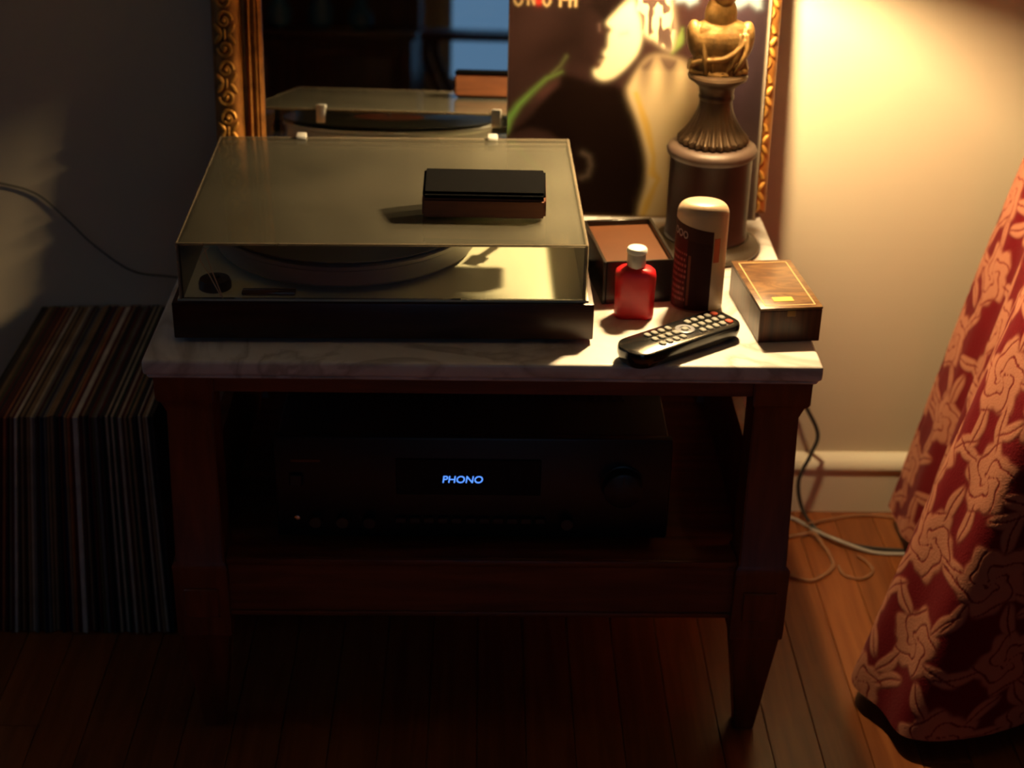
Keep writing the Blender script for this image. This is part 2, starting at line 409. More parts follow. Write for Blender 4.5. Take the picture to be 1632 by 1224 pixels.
b = B(); lathe(b, [(.118, .048), (.120, .053), (.143, .054), (.1455, .057), (.1455, .0725), (.1480, .0745), (.1480, .0785), (.1462, .0800), (.130, .0800)], 96)
M_alu = P('cast_aluminium', (.62, .60, .57), .60, metal=.95)
nt_ = M_alu.node_tree; tg_ = nt_.nodes.new('ShaderNodeTangent'); tg_.direction_type = 'RADIAL'; tg_.axis = 'Z'; nt_.links.new(tg_.outputs[0], nt_.nodes['Principled BSDF'].inputs['Tangent']); nt_.nodes['Principled BSDF'].inputs['Anisotropic'].default_value = .95
obj('platter', b, M_alu, tt, (PX, PY, 0))
b = B(); lathe(b, [(.142, .0800), (.1425, .0825), (.1410, .083)], 64); mat_ = obj('rubber_mat', b, P('mat_rubber', (.02, .02, .02), .7), tt, (PX, PY, 0))
def vinyl():
    mt, nt, bb = nodes('vinyl'); L = nt.links
    tc = nt.nodes.new('ShaderNodeTexCoord'); wv = nt.nodes.new('ShaderNodeTexWave'); wv.wave_type = 'RINGS'; wv.rings_direction = 'Z'; wv.inputs['Scale'].default_value = 160
    L.new(tc.outputs['Object'], wv.inputs['Vector']); bp = nt.nodes.new('ShaderNodeBump'); bp.inputs['Strength'].default_value = .25; bp.inputs['Distance'].default_value = .0005
    L.new(wv.outputs[1], bp.inputs['Height']); L.new(bp.outputs[0], bb.inputs['Normal'])
    bb.inputs['Base Color'].default_value = (.010, .010, .011, 1); bb.inputs['Roughness'].default_value = .28
    return mt
rec = thing('vinyl_record', 'black vinyl record lying on the platter under the clear cover', 'record', (-.1035+PX, 1.664+PY, TZ+.0832))
b = B(); lathe(b, [(.1495, .0004), (.1505, .0010), (.1495, .0018), (.145, .0013), (.052, .0013), (.051, .0017)], 96); obj('disc', b, vinyl(), rec)
b = B(); lathe(b, [(.050, .0014), (.050, .0021)], 48); obj('paper_label', b, P('record_label', (.45, .10, .05), .6), rec)
b = B(); lathe(b, [(.0036, .079), (.0036, .0900), (.002, .0920)], 16); obj('spindle', b, M_chrome, tt, (PX, PY, 0))
# tone arm
b = B(); lathe(b, [(.026, .048), (.026, .053), (.018, .055), (.016, .066), (.012, .068), (.012, .078)], 40); ab = obj('arm_base', b, M_chrome, tt, (.150, .095, 0))
b = B(); tube(b, [(.150, .095, .083), (.150, .04, .084), (.144, -.01, .084), (.128, -.040, .083)], .0042, 12); 
ellipsoid(b, (.150, .095, .083), (.011, .013, .008)); arm = obj('tone_arm', b, M_chrome, tt)
b = B(); lathe(b, [(.012, 0), (.013, .001), (.013, .024), (.012, .025)], 32); obj('counterweight', b, M_black, tt, (.150, .138, .084), (radians(90), 0, 0))
b = B(); box(b, -.007, .007, -.016, .010, -.002, .002, .001); box(b, -.006, .006, -.012, .003, -.011, -.002, .001); tube(b, [(.006, -.012, 0), (.016, -.018, .002), (.020, -.020, .006)], .0009, 6)
obj('headshell', b, M_black, tt, (.122, -.048, .083), (0, 0, radians(-24)))
b = B(); lathe(b, [(.0032, .048), (.0032, .077)], 12); tube(b, [(-.006, 0, .0855), (-.005, 0, .079), (0, 0, .077), (.005, 0, .079), (.006, 0, .0855)], .0013, 8)
obj('arm_rest', b, M_black, tt, (.149, .045, 0))
b = B(); lathe(b, [(.017, 0), (.017, .006), (.0155, .010), (.006, .011)], 32); lathe(b, [(.006, .010), (.0055, .014), (.003, .0150)], 20); obj('speed_selector', b, M_black, tt, (-.178, -.138, .048))
b = B(); box(b, -.028, .028, -.006, .006, 0, .004, .0015, 2); obj('strobe_lens', b, P('amber_lens', (.10, .05, .03), .15), tt, (-.120, -.154, .048))
# cover
M_lidtop = acrylic('dusty_acrylic', .08, (.97,.98,.96), dustcol=(.70, .64, .47))
M_lidside = acrylic('clear_acrylic', .010, (.97,.98,.96), dustcol=(.60, .58, .45))
M_lidedge = acrylic('acrylic_edge', .30, dustcol=(.75, .60, .42))
b = B(); hx, hy, z0, z1, th = .2095, .168, .0482, .1100, .003
box(b, -hx, hx, -hy, hy, z1-th, z1, .0009, 1, 0)
def clearbox(*a): box(b, *a, 0, 1, 1)
clearbox(-hx, hx, -hy, -hy+th, z0, z1-th); clearbox(-hx, hx, hy-th, hy, z0, z1-th)
clearbox(-hx, -hx+th, -hy+th, hy-th, z0, z1-th); clearbox(hx-th, hx, -hy+th, hy-th, z0, z1-th)
lid = obj('dust_cover', b, [M_lidtop, M_lidside], tt, smooth=False)
b = B(); r_ = .0016
for x in (-hx, hx):
    for y in (-hy, hy): tube(b, [(x*.998, y*.998, z0), (x*.998, y*.998, z1-.0005)], r_, 8, 1)
    tube(b, [(x*.998, -hy, z1-.0012), (x*.998, hy, z1-.0012)], r_, 8, 1)
for y in (-hy, hy): tube(b, [(-hx, y*.998, z1-.0012), (hx, y*.998, z1-.0012)], r_, 8, 1)
obj('cover_edge', b, M_lidedge, lid)
b = B(); tube(b, [(-.181, -.1688, .105), (-.176, -.1688, .083), (-.169, -.1688, .060), (-.166, -.1688, .049)], .0007, 6)
tube(b, [(-.176, -.1688, .106), (-.186, -.1688, .094), (-.178, -.1688, .075), (-.168, -.1688, .052)], .0006, 6)
obj('crack', b, P('crack_edge', (.62, .48, .30), .3), lid)
M_hinge = P('bright_nickel', (.85, .82, .74), .35, metal=.35)
for x in (-.112, .118):
    h = B(); box(h, -.006, .006, .1682, .172, .092, .1155, .0015, 2); box(h, -.006, .006, .158, .172, .1102, .1150, .0015, 2); box(h, -.006, .006, .1722, .178, .020, .040, .002, 2)
    obj('hinge', h, M_hinge, tt, (x, 0, 0))

# record brush on the cover
br = thing('record_brush', 'dark wooden record cleaning brush with black top on the clear cover', 'brush', (.0025, 1.598, TZ+.1103), (0, 0, radians(-1.0)))
b = B(); loft(b, [[(x, y, z) for y, z in ((-.033, .002), (.014, .002), (.014, .034), (-.031, .0225))] for x in (-.0655, .0655)]); bmesh.ops.bevel(b, geom=list(b.edges), offset=.0025, segments=2, affect='EDGES'); obj('wooden_handle', b, wood('walnut', (.12, .036, .012), (.22, .07, .022), (1, 8, 8), 9, .6), br)
b = B(); loft(b, [[(x, y, z) for y, z in ((-.0325, .0220), (.0145, .0335), (.0135, .0415), (-.0305, .0290))] for x in (-.0650, .0650)]); bmesh.ops.bevel(b, geom=list(b.edges), offset=.0025, segments=2, affect='EDGES'); obj('black_pad', b, P('black_velvet', (.0025, .0025, .003), .95, spec=0.05), br)
b = B(); box(b, -.060, .060, -.029, .012, .0004, .0030, .001); obj('bristle_base', b, P('felt', (.02, .012, .01), .9), br)

# ------------------------------------------------------------------ gilt mirror leaning on the wall
LEAN = radians(6.2); MYAW = radians(-2.0)
MW, MH, FW = .347, .600, .060
mir = thing('gilt_mirror', 'tall mirror in a carved gilt frame standing on the marble and leaning on the wall', 'mirror', (.013, 1.906, TZ+.0005), (-LEAN, 0, MYAW))
prof = [(0, 0), (0, -.018), (.003, -.023), (.010, -.028), (.022, -.030), (.030, -.026), (.034, -.019), (.0365, -.014), (.040, -.0135), (.0420, -.018), (.0450, -.020), (.0475, -.017), (.0495, -.0185), (.0525, -.0185), (.0540, -.0155), (.0565, -.0165), (.060, -.012), (.060, 0)]
# frame rails mitred at the corners; y negative = towards the room
def rail(p0, p1, inn, d0, d1):
    t = B(); rings = []
    for p, dd in ((p0, d0), (p1, d1)):
        rings.append([(p[0]+inn[0]*a+dd[0]*a, y, p[1]+inn[1]*a+dd[1]*a) for a, y in prof])
    loft(t, rings); return t
cs = [(-MW, 0), (MW, 0), (MW, MH), (-MW, MH)]
def M_frame():
    return [M_gold]
for nm, a, c, inn, d0, d1 in (('frame_rail', 0, 1, (0, 1), (1, 0), (-1, 0)), ('frame_rail', 1, 2, (-1, 0), (0, 1), (0, -1)),
                              ('frame_rail', 2, 3, (0, -1), (-1, 0), (1, 0)), ('frame_rail', 3, 0, (1, 0), (0, -1), (0, 1))):
    obj(nm, rail(cs[a], cs[c], inn, d0, d1), M_golddark, mir)
b = B(); box(b, -MW+.055, MW-.055, -.008, -.004, .055, MH-.055); obj('mirror_glass', b, M_mirror, mir, smooth=False)
b = B(); box(b, -MW+.006, MW-.006, -.004, -.0005, .006, MH-.006); obj('backboard', b, M_plinth, mir, smooth=False)
# carved ornaments: scroll with two leaves, lying along z, 30 mm pitch
def ornament():
    t = B(); pts = []
    for k in range(22):
        a = k/21*2*pi*1.25; r = .0105*(1-.72*k/21)
        pts.append((r*cos(a)*.85, -.0015*k/21-.001, r*sin(a)+.002))
    tube(t, pts, lambda u: .0026*(1-.35*u), 6, 1)
    ellipsoid(t, (0, -.002, .002), (.0030, .0035, .0030), 10)
    for s in (-1, 1):
        M = Matrix.Rotation(radians(35*s), 4, 'Y')
        ellipsoid(t, (s*.0070, .0, -.0095), (.0034, .0034, .0088), 10, M=M)
    ellipsoid(t, (0, 0, -.0125), (.0026, .0032, .0060), 10)
    return t
orn = obj('carved_leaf', ornament(), M_gold, mir)
pitch = .030; nz = int(MH/pitch); first = True
for s in (-1, 1):
    for k in range(nz):
        z = (k+.5)*MH/nz
        o = orn if first else inst(orn, mir)
        first = False
        o.location = (s*(MW-.0175), -.0275, z); o.rotation_euler = (0, 0 if k % 2 else pi, 0); o.scale = (1.05, 1.0, 1.05)
nx = int(2*(MW-.03)/pitch)
for zz in (.0175, MH-.0175):
    for k in range(nx):
        o = inst(orn, mir, (-MW+.035+(k+.5)*(2*MW-.07)/nx, -.0275, zz), (0, pi/2 if k % 2 else -pi/2, 0), (1.05, 1, 1.05))

# ------------------------------------------------------------------ record sleeve with the printed cover, leaning on the mirror
ART={
 'face':[(0.373, 0.769), (0.416, 0.821), (0.462, 0.869), (0.5, 0.828), (0.514, 0.734), (0.503, 0.662), (0.474, 0.614), (0.439, 0.577), (0.404, 0.551), (0.368, 0.543), (0.338, 0.557), (0.332, 0.581), (0.354, 0.599), (0.358, 0.616), (0.372, 0.63), (0.368, 0.649), (0.382, 0.674), (0.385, 0.717), (0.393, 0.741)],
 'hair':[(0.476, 0.921), (0.59, 0.923), (0.633, 0.784), (0.64, 0.713), (0.623, 0.665), (0.566, 0.697), (0.524, 0.722), (0.507, 0.781), (0.485, 0.837)],
 'cap':[(0.35, 0.987), (0.492, 0.99), (0.521, 0.875), (0.474, 0.865), (0.416, 0.826), (0.364, 0.764), (0.309, 0.824)],
 'body':[(0.221, 0.564), (0.332, 0.533), (0.43, 0.521), (0.477, 0.456), (0.524, 0.333), (0.555, 0.222), (0.555, 0.12), (0.536, -0.014), (0.316, -0.02), (0.271, 0.189), (0.205, 0.301), (0.105, 0.348), (0.02, 0.328), (0.075, 0.384), (0.139, 0.46), (0.194, 0.522)],
 'blouse':[(0.468, 0.492), (0.48, 0.546), (0.534, 0.627), (0.593, 0.645), (0.679, 0.623), (0.718, 0.571), (0.75, 0.499), (0.759, 0.426), (0.744, 0.364), (0.685, 0.313), (0.651, 0.262), (0.652, 0.123), (0.654, -0.011), (0.536, -0.014), (0.558, 0.146), (0.553, 0.247), (0.517, 0.37)],
 'blue1':[(0.627, 0.901), (0.722, 0.903), (0.718, 0.852), (0.69, 0.837), (0.67, 0.851), (0.637, 0.848)],
 'blue2':[(0.84, 0.906), (0.961, 0.909), (0.964, 0.834), (0.948, 0.829), (0.915, 0.852), (0.881, 0.832), (0.853, 0.827)],
 'stem':[(-0.012, 0.338), (0.006, 0.383), (0.042, 0.438), (0.09, 0.488), (0.149, 0.545), (0.209, 0.573)],
 'stem2':[(0.173, 0.568), (0.203, 0.597), (0.224, 0.632)],
 'leaf':[(0.667, 0.747), (0.658, 0.699), (0.634, 0.656)],
 'ring':[(0.301, 0.255), (0.326, 0.241), (0.335, 0.206), (0.324, 0.165), (0.299, 0.154)],
 'yellow':[(0.502, 0.493), (0.547, 0.371), (0.583, 0.247), (0.581, 0.182), (0.605, 0.157), (0.572, 0.07), (0.551, 0.005)],
 'lips':[(0.36, 0.616), (0.344, 0.596)],
 'eye':[(0.433, 0.723), (0.454, 0.728)],
 'pink':[(0.131, 0.484), (0.189, 0.515)],
 'earring':[(0.347, 0.758), (0.348, 0.735)],
 'txt':[(0.014, 0.821), (0.041, 0.822), (0.069, 0.827), (0.091, 0.828), (0.129, 0.824), (0.156, 0.825), (0.194, 0.826), (0.213, 0.826), (0.23, 0.826), (0.256, 0.827)],
 'red':[(0.11, 0.842)],
}

N = 380
uu, vv = np.meshgrid((np.arange(N)+.5)/N, (np.arange(N)+.5)/N)
img = np.zeros((N, N, 3)); rngn = np.random.RandomState(4)
def lin(r, g, b_): return np.array([((c/255)/12.92 if c/255 <= .04045 else (((c/255)+.055)/1.055)**2.4) for c in (r, g, b_)])
def smooth_noise(sx, sy, seed):
    r = np.random.RandomState(seed); g = r.rand(sy+2, sx+2)
    x = uu*sx; y = vv*sy; xi = x.astype(int); yi = y.astype(int); fx = x-xi; fy = y-yi
    fx = fx*fx*(3-2*fx); fy = fy*fy*(3-2*fy)
    return (g[yi, xi]*(1-fx)+g[yi, xi+1]*fx)*(1-fy)+(g[yi+1, xi]*(1-fx)+g[yi+1, xi+1]*fx)*fy
def sdist(poly):
    # signed distance to a polygon, negative inside
    P_ = np.array(poly); d = np.full(uu.shape, 9.0); ins = np.zeros(uu.shape, bool)
    for (x1, y1), (x2, y2) in zip(P_, np.roll(P_, -1, 0)):
        ex, ey = x2-x1, y2-y1; t = np.clip(((uu-x1)*ex+(vv-y1)*ey)/(ex*ex+ey*ey+1e-12), 0, 1)
        d = np.minimum(d, np.hypot(uu-x1-t*ex, vv-y1-t*ey))
        c = ((y1 > vv) != (y2 > vv)) & (uu < (x2-x1)*(vv-y1)/(y2-y1+1e-12)+x1); ins ^= c
    return np.where(ins, -d, d)
def ldist(pts):
    d = np.full(uu.shape, 9.0); tt_ = np.zeros(uu.shape); n = len(pts)-1
    for i in range(n):
        (x1, y1), (x2, y2) = pts[i], pts[i+1]
        ex, ey = x2-x1, y2-y1; t = np.clip(((uu-x1)*ex+(vv-y1)*ey)/(ex*ex+ey*ey+1e-12), 0, 1)
        q = np.hypot(uu-x1-t*ex, vv-y1-t*ey); m_ = q < d; d = np.where(m_, q, d); tt_ = np.where(m_, (i+t)/n, tt_)
    return d, tt_
def paint(mask, col):
    global img
    mask = np.clip(mask, 0, 1)[..., None]; img = img*(1-mask)+np.asarray(col)*mask
def edge(d, s): return 1/(1+np.exp(np.clip(d/s, -40, 40)))
def rnd(poly, k=6):
    P_ = [Vector((*p, 0)) for p in poly]; P_ = [P_[-1]]+P_+[P_[0], P_[1]]
    out = []
    for i in range(1, len(P_)-2):
        p0, p1, p2, p3 = P_[i-1:i+3]
        for j in range(k):
            t = j/k; q = 0.5*((2*p1)+(-p0+p2)*t+(2*p0-5*p1+4*p2-p3)*t*t+(-p0+3*p1-3*p2+p3)*t*t*t); out.append((q.x, q.y))
    return out
img[:] = lin(62, 40, 38)
paint(edge(uu-.35, .08)*.5, lin(58, 42, 40))
paint(edge(.80-uu, .03)*edge(.25-vv, .1), lin(70, 54, 64)); paint(edge(.93-uu, .02)*.8, lin(52, 40, 42))
paint(edge(vv-.30, .05)*edge(.78-uu, .02)*.5, lin(130, 105, 95))
d, t = ldist(ART['pink']); paint(edge(d-.022, .010)*.8, lin(92, 60, 56))
paint(edge(sdist(rnd(ART['body'])), .006), lin(26, 16, 13))
paint(edge(sdist([(.10, .62), (.33, .60), (.36, .80), (.42, .95), (.20, .95), (.18, .75)]), .03)*.85, lin(33, 22, 20))
bl = edge(sdist(rnd(ART['blouse'])), .006)
paint(bl, lin(232, 206, 158))
st = .5+.5*np.cos((uu-.006*np.sin(vv*14)-.62)*2*pi*10.5); fade = np.clip((vv-.42)/.24, 0, 1)
paint(bl*np.clip(fade**1.3*(.25+1.0*st)+np.clip((vv-.58)/.08, 0, 1)*.7, 0, 1)*.9, lin(84, 58, 56))
paint(bl*edge(.712-uu, .012)*edge(vv-.60, .03)*.35, lin(180, 130, 100))
d, t = ldist(ART['yellow']); paint(edge(d-.008-.006*np.sin(t*9)**2, .004)*.9, lin(232, 190, 84))
d, t = ldist(ART['stem']); paint(edge(d-.018*(1-t)**.7-.003, .004), lin(98, 112, 62)); paint(edge(d-.013*(1-t*1.6), .004), lin(108, 158, 78))
d, t = ldist(ART['stem2']); paint(edge(d-.004, .004)*.7, lin(104, 112, 70))
d, t = ldist(ART['leaf']); paint(edge(d-.013*np.sin(pi*np.clip(t, .05, .95)), .004), lin(122, 148, 74))
d, t = ldist(ART['ring']); paint(edge(d-.006, .006)*.75, lin(108, 92, 82))
paint(edge(sdist(rnd(ART['face'])), .0045), lin(246, 232, 190))
d, t = ldist(ART['eye']); paint(edge(d-.004, .006)*.45, lin(150, 140, 110))
d, t = ldist(ART['lips']); paint(edge(d-.006, .004)*.7, lin(96, 48, 40))
paint(edge(sdist(ART['cap']), .008), lin(30, 20, 18))
hm = edge(sdist(rnd(ART['hair'])), .006); paint(hm, lin(236, 212, 172))
hs = smooth_noise(74, 22, 5)*.6+smooth_noise(40, 34, 8)*.5; paint(hm*np.clip((hs-.50)*8, 0, 1)*.95, lin(84, 60, 58))
for k_ in ('blue1', 'blue2'): paint(edge(sdist(ART[k_]), .005), lin(150, 168, 178))
d, t = ldist(ART['earring']); paint(edge(d-.003, .003)*.5, lin(140, 110, 100))
d, t = ldist(ART['red']+[(.110, .87)]); paint(edge(d-.016, .004), lin(220, 62, 50))
H_ = .055
def stroke(pts, wd=.0045):
    pts = [(x_-.003, y_-.029) for x_, y_ in pts]
    d, t = ldist(pts); paint(edge(d-wd, .002), lin(214, 182, 130))
def bowl(x0, x1, zb): 
    xm = (x0+x1)/2; stroke([(x0, zb+H_), (x0, zb+.014), (x0+.006, zb+.004), (xm, zb), (x1-.006, zb+.004), (x1, zb+.014), (x1, zb+H_)]); stroke([(x0, zb+H_), (xm, zb+H_+.01), (x1, zb+H_)])
T_ = ART['txt']
bowl(.022, .050, .853); stroke([(.074, .857), (.074, .857+H_)]); stroke([(.074, .857+H_), (.096, .859), (.096, .857+H_)]); bowl(.132, .158, .853)
stroke([(.197, .854), (.197, .854+H_), (.222, .851+H_), (.222, .88), (.197, .878)]); stroke([(.234, .854), (.234, .854+H_)]); stroke([(.256, .855), (.256, .855+H_)]); stroke([(.234, .882), (.256, .882)])
paint(edge(.993-uu, .0015)*.9, lin(206, 186, 158)); paint(edge(vv-.006, .002)*.5, lin(120, 96, 76))
img = img*(.26+.12*np.clip(img.mean(-1, keepdims=True)*1.5, 0, 1))
def printed_panel(name, nx, ny, sx, sz, colors, mat, parent, loc=(0, 0, 0), rot=(0, 0, 0), y=0.0):
    # vertical printed sheet in the xz plane
    xs = np.linspace(0, sx, nx+1); zs = np.linspace(0, sz, ny+1)
    X, Z = np.meshgrid(xs, zs); co = np.stack([X, np.full_like(X, y), Z], -1).reshape(-1, 3)
    i, j = np.meshgrid(np.arange(nx), np.arange(ny)); a = (j*(nx+1)+i).ravel(); f = np.stack([a, a+1, a+nx+2, a+nx+1], -1)
    me = bpy.data.meshes.new(name); me.from_pydata(co.tolist(), [], f.tolist()); me.update()
    at = me.color_attributes.new('print', 'FLOAT_COLOR', 'CORNER')
    c = np.concatenate([colors.reshape(-1, 3), np.ones((nx*ny, 1))], 1).repeat(4, axis=0).astype(np.float32)
    at.data.foreach_set('color', c.ravel()); me.materials.append(mat)
    o = bpy.data.objects.new(name, me); COL.objects.link(o)
    if parent: o.parent = parent
    o.location = loc; o.rotation_euler = rot
    return o
slv = thing('record_sleeve', 'record sleeve printed with a pale face, propped against the mirror behind the lamp', 'record sleeve', (.0285, 1.866, TZ+.0005), (-LEAN, 0, MYAW))
b = B(); box(b, 0, .315, .0002, .0035, 0, .315, .0008); obj('card_jacket', b, P('card', (.35, .30, .25), .7), slv)
printed_panel('printed_front', N, N, .313, .313, img, attr_mat('sleeve_print', .8, spec=.0), slv, (.001, 0, .001))

# ------------------------------------------------------------------ lamp
LX, LY = .268, 1.764
M_bronze = P('aged_bronze', (.17, .095, .028), .5, metal=.55, var=.5, scale=70, bump=.3, bscale=180)
M_bronzed = P('dark_bronze', (.050, .028, .013), .45, metal=.5, var=.3, scale=50)
M_ped = P('oxblood_lacquer', (.020, .006, .006), .35, var=.2, scale=20, spec=.25)
lamp = thing('table_lamp', 'bronze figure table lamp on a dark round pedestal at the right of the marble', 'lamp', (LX, LY, TZ))
b = B(); lathe(b, [(.060, 0), (.0645, .002), (.0655, .006), (.063, .010), (.058, .012), (.055, .015), (.052, .018)], 72); obj('foot', b, P('lamp_foot', (.07, .05, .032), .5, metal=.2), lamp)
b = B(); lathe(b, [(.0495, .018), (.0495, .024), (.0480, .026), (.0480, .114), (.0490, .118)], 72); obj('pedestal', b, M_ped, lamp)
b = B(); lathe(b, [(.0490, .118), (.0520, .121), (.0528, .125), (.0510, .129), (.0470, .132), (.042, .133)], 72); obj('pedestal_cap', b, P('lamp_cap', (.075, .045, .032), .5, metal=.1), lamp)
def flute(r, z, a):
    k = max(0, 1-(z-.121)/.045)*.055
    return r*(1+k*cos(a*26))
b = B(); pr_ = [(.036, .119), (.0395, .121), (.0395, .126)]
for k in range(15):
    t = k/14; pr_.append((.0190+.0185*(1-t)**1.9, .128+.043*t))
pr_ += [(.0205, .173), (.0205, .176), (.0195, .178), (.0210, .186), (.0275, .192), (.0335, .196), (.0345, .199), (.0330, .202), (.028, .203)]
lathe(b, pr_, 208, fn=flute); obj('fluted_socle', b, M_bronzed, lamp, (0, 0, .014))
b = B(); fs = M_bronze
# draped bust: torso, shoulders, drapery folds, neck, head and curls, fused by a voxel remesh
ellipsoid(b, (0, -.001, .218), (.030, .0205, .022)); ellipsoid(b, (0, -.003, .238), (.0315, .0205, .024)); ellipsoid(b, (.0, .0, .250), (.0335, .017, .015))
ellipsoid(b, (-.0275, 0, .240), (.0110, .013, .023), M=Matrix.Rotation(radians(-12), 4, 'Y')); ellipsoid(b, (.0265, 0, .238), (.0115, .013, .024), M=Matrix.Rotation(radians(10), 4, 'Y'))
ellipsoid(b, (.009, -.013, .238), (.0100, .0065, .0120)); ellipsoid(b, (-.009, -.012, .240), (.0095, .0060, .0110))
for k in range(1, 6):
    x = -.026+.0087*k
    tube(b, [(x*.9, -.018, .207), (x*1.05+.004, -.021, .220), (x+.010, -.019, .234), (x*.8+.014, -.014, .250)] if k > 3 else [(x*.95, -.017, .206), (x*1.1, -.019, .222), (x*1.1-.001, -.014, .244), (x*.7, -.010, .256)], .0028, 8)
tube(b, [(-.031, -.008, .214), (-.020, -.017, .220), (.004, -.0215, .224), (.022, -.0175, .238), (.027, -.008, .254)], .0034, 8)
tube(b, [(-.034, .0, .212), (0, .006, .204), (.033, 0, .212)], .007, 8); tube(b, [(-.033, -.004, .204), (0, -.020, .203), (.032, -.004, .204)], .0035, 8)
ellipsoid(b, (-.002, 0, .268), (.0185, .014, .024)); ellipsoid(b, (.001, -.004, .300), (.0155, .019, .021)); ellipsoid(b, (0, -.0225, .298), (.0028, .0040, .0050))
ellipsoid(b, (0, .003, .310), (.0185, .019, .0155)); ellipsoid(b, (0, .019, .300), (.011, .010, .011))
for k in range(26):
    a = 2*pi*k/26; zz = .304+.009*sin(k*2.4); rr = .0180
    if -2.4 < (a if a < pi else a-2*pi) < -.75 and zz < .308: zz = .316
    ellipsoid(b, (rr*cos(a), .002+rr*sin(a), zz), (.0046, .0046, .0046), 8)
for s in (): tube(b, [(s*.017, .004, .296), (s*.021, .0, .278), (s*.024, -.006, .262), (s*.021, -.012, .250)], lambda u: .0038*(1-.5*u), 8)
bust = obj('bust_figure', b, M_bronze, lamp, (0, 0, .014))
rm = bust.modifiers.new('fuse', 'REMESH'); rm.mode = 'VOXEL'; rm.voxel_size = .0011; rm.use_smooth_shade = True
b = B(); lathe(b, [(.0045, .350), (.0045, .352), (.010, .354), (.0135, .358), (.0135, .378), (.010, .382)], 32); tube(b, [(0, .034, .328), (0, .033, .336), (0, .012, .346), (0, 0, .352)], .0045, 10); obj('socket', b, P('brass', (.55, .36, .12), .3, metal=1), lamp, (0, -.034, .006))
bulb_z = .402
M_bulb = emis('lit_bulb', (1.0, 0.71, 0.36), 1.0); M_bulb.node_tree.nodes['Principled BSDF'].inputs['Emission Strength'].default_value = LAMP_POWER/(4*pi*pi*.021*.021)*1.0
b = B(); lathe(b, [(.0060, .378), (.0075, .383)], 16)
ellipsoid(b, (0, 0, bulb_z), (.021, .021, .021), 20); obj('bulb', b, M_bulb, lamp, (0, -.034, .006))
def shade_mat():
    mt = bpy.data.materials.new('shade_fabric'); mt.use_nodes = True; nt = mt.node_tree
    for n in list(nt.nodes): nt.nodes.remove(n)
    o = nt.nodes.new('ShaderNodeOutputMaterial'); a = nt.nodes.new('ShaderNodeBsdfDiffuse'); a.inputs[0].default_value = (.72, .62, .45, 1)
    t = nt.nodes.new('ShaderNodeBsdfTranslucent'); t.inputs[0].default_value = (.62, .50, .34, 1); m_ = nt.nodes.new('ShaderNodeMixShader'); m_.inputs[0].default_value = .38
    nt.links.new(a.outputs[0], m_.inputs[1]); nt.links.new(t.outputs[0], m_.inputs[2]); nt.links.new(m_.outputs[0], o.inputs[0]); return mt
b = B(); lathe(b, [(.105, .352), (.060, .500)], 64, caps=False); sh = obj('lamp_shade', b, shade_mat(), lamp, (0, -.034, .006))
b = B()
def ring(bm, R, z, r, n=64):
    t = bmesh.new(); rings = [[((R+r*cos(2*pi*j/8))*cos(2*pi*i/n), (R+r*cos(2*pi*j/8))*sin(2*pi*i/n), z+r*sin(2*pi*j/8)) for j in range(8)] for i in range(n)]
    rings.append(rings[0]); loft(t, rings, caps=False); bmesh.ops.remove_doubles(t, verts=t.verts, dist=1e-6); join(bm, t)
ring(b, .105, .352, .0015); ring(b, .060, .500, .0015); 
for k in range(3):
    a = 2*pi*k/3+.5; tube(b, [(.060*cos(a), .060*sin(a), .500), (.0, .0, .486)], .0012, 6, 1)
tube(b, [(0.012, 0, .380), (.034, 0, .400), (.030, 0, .460), (0, 0, .488)], .0012, 6); tube(b, [(-.012, 0, .380), (-.034, 0, .400), (-.030, 0, .460), (0, 0, .488)], .0012, 6)
obj('shade_ring', b, M_bronze, lamp, (0, -.034, .006))

# ------------------------------------------------------------------ small things on the marble
# black open tray box with a brown lining
tray = thing('open_box', 'small black box with a brown inlaid top standing behind the red bottle', 'box', (.166, 1.663, TZ), (0, 0, radians(7.5)))
M_bx = P('black_lacquer', (.012, .008, .006), .3)
b = B(); hx, hy, hz = .041, .063, .051
box(b, -hx, -hx+.004, -hy, hy, 0, hz, .0008); box(b, hx-.004, hx, -hy, hy, 0, hz, .0008)
box(b, -hx+.004, hx-.004, -hy, -hy+.003, 0, hz, .0008); box(b, -hx+.004, hx-.004, hy-.004, hy, 0, hz, .0008); box(b, -hx+.004, hx-.004, -hy+.003, hy-.004, 0, .006)
obj('box_body', b, M_bx, tray)
b = B(); box(b, -hx+.0045, hx-.0045, -hy+.0035, hy-.0045, .030, hz-.006, .001); obj('brown_inlay', b, wood('brown_leather', (.075, .023, .006), (.105, .033, .009), (1, 1, 1), 14, .45), tray)
# red bottle
red = thing('soap_bottle', 'small red bottle with a white cap standing between the turntable and the remote', 'bottle', (.1665, 1.567, TZ), (0, 0, radians(-3)))
def rrect(w, d, r, z, n=6):
    pts = []
    for cx, cy, a0 in ((w-r, d-r, 0), (-w+r, d-r, 90), (-w+r, -d+r, 180), (w-r, -d+r, 270)):
        for k in range(n+1):
            a = radians(a0+90*k/n); pts.append((cx+r*cos(a), cy+r*sin(a), z))
    return pts
b = B(); loft(b, [rrect(w_, d_, min(w_, d_)*.75, z) for w_, d_, z in ((.0195, .0105, 0), (.0212, .0122, .002), (.0215, .0125, .006), (.0217, .0126, .030), (.0222, .0130, .049), (.0212, .0122, .0535), (.0170, .0105, .0570), (.0105, .0090, .0585), (.0095, .0090, .060))])
mt = P('red_soap', (.72, .010, .016), .4, var=.08, scale=30); mt.node_tree.nodes['Principled BSDF'].inputs['Transmission Weight'].default_value = .25; mt.node_tree.nodes['Principled BSDF'].inputs['Subsurface Weight'].default_value = .2
mt.node_tree.nodes['Principled BSDF'].inputs['Subsurface Radius'].default_value = (.02, .002, .002)
obj('bottle_body', b, mt, red)
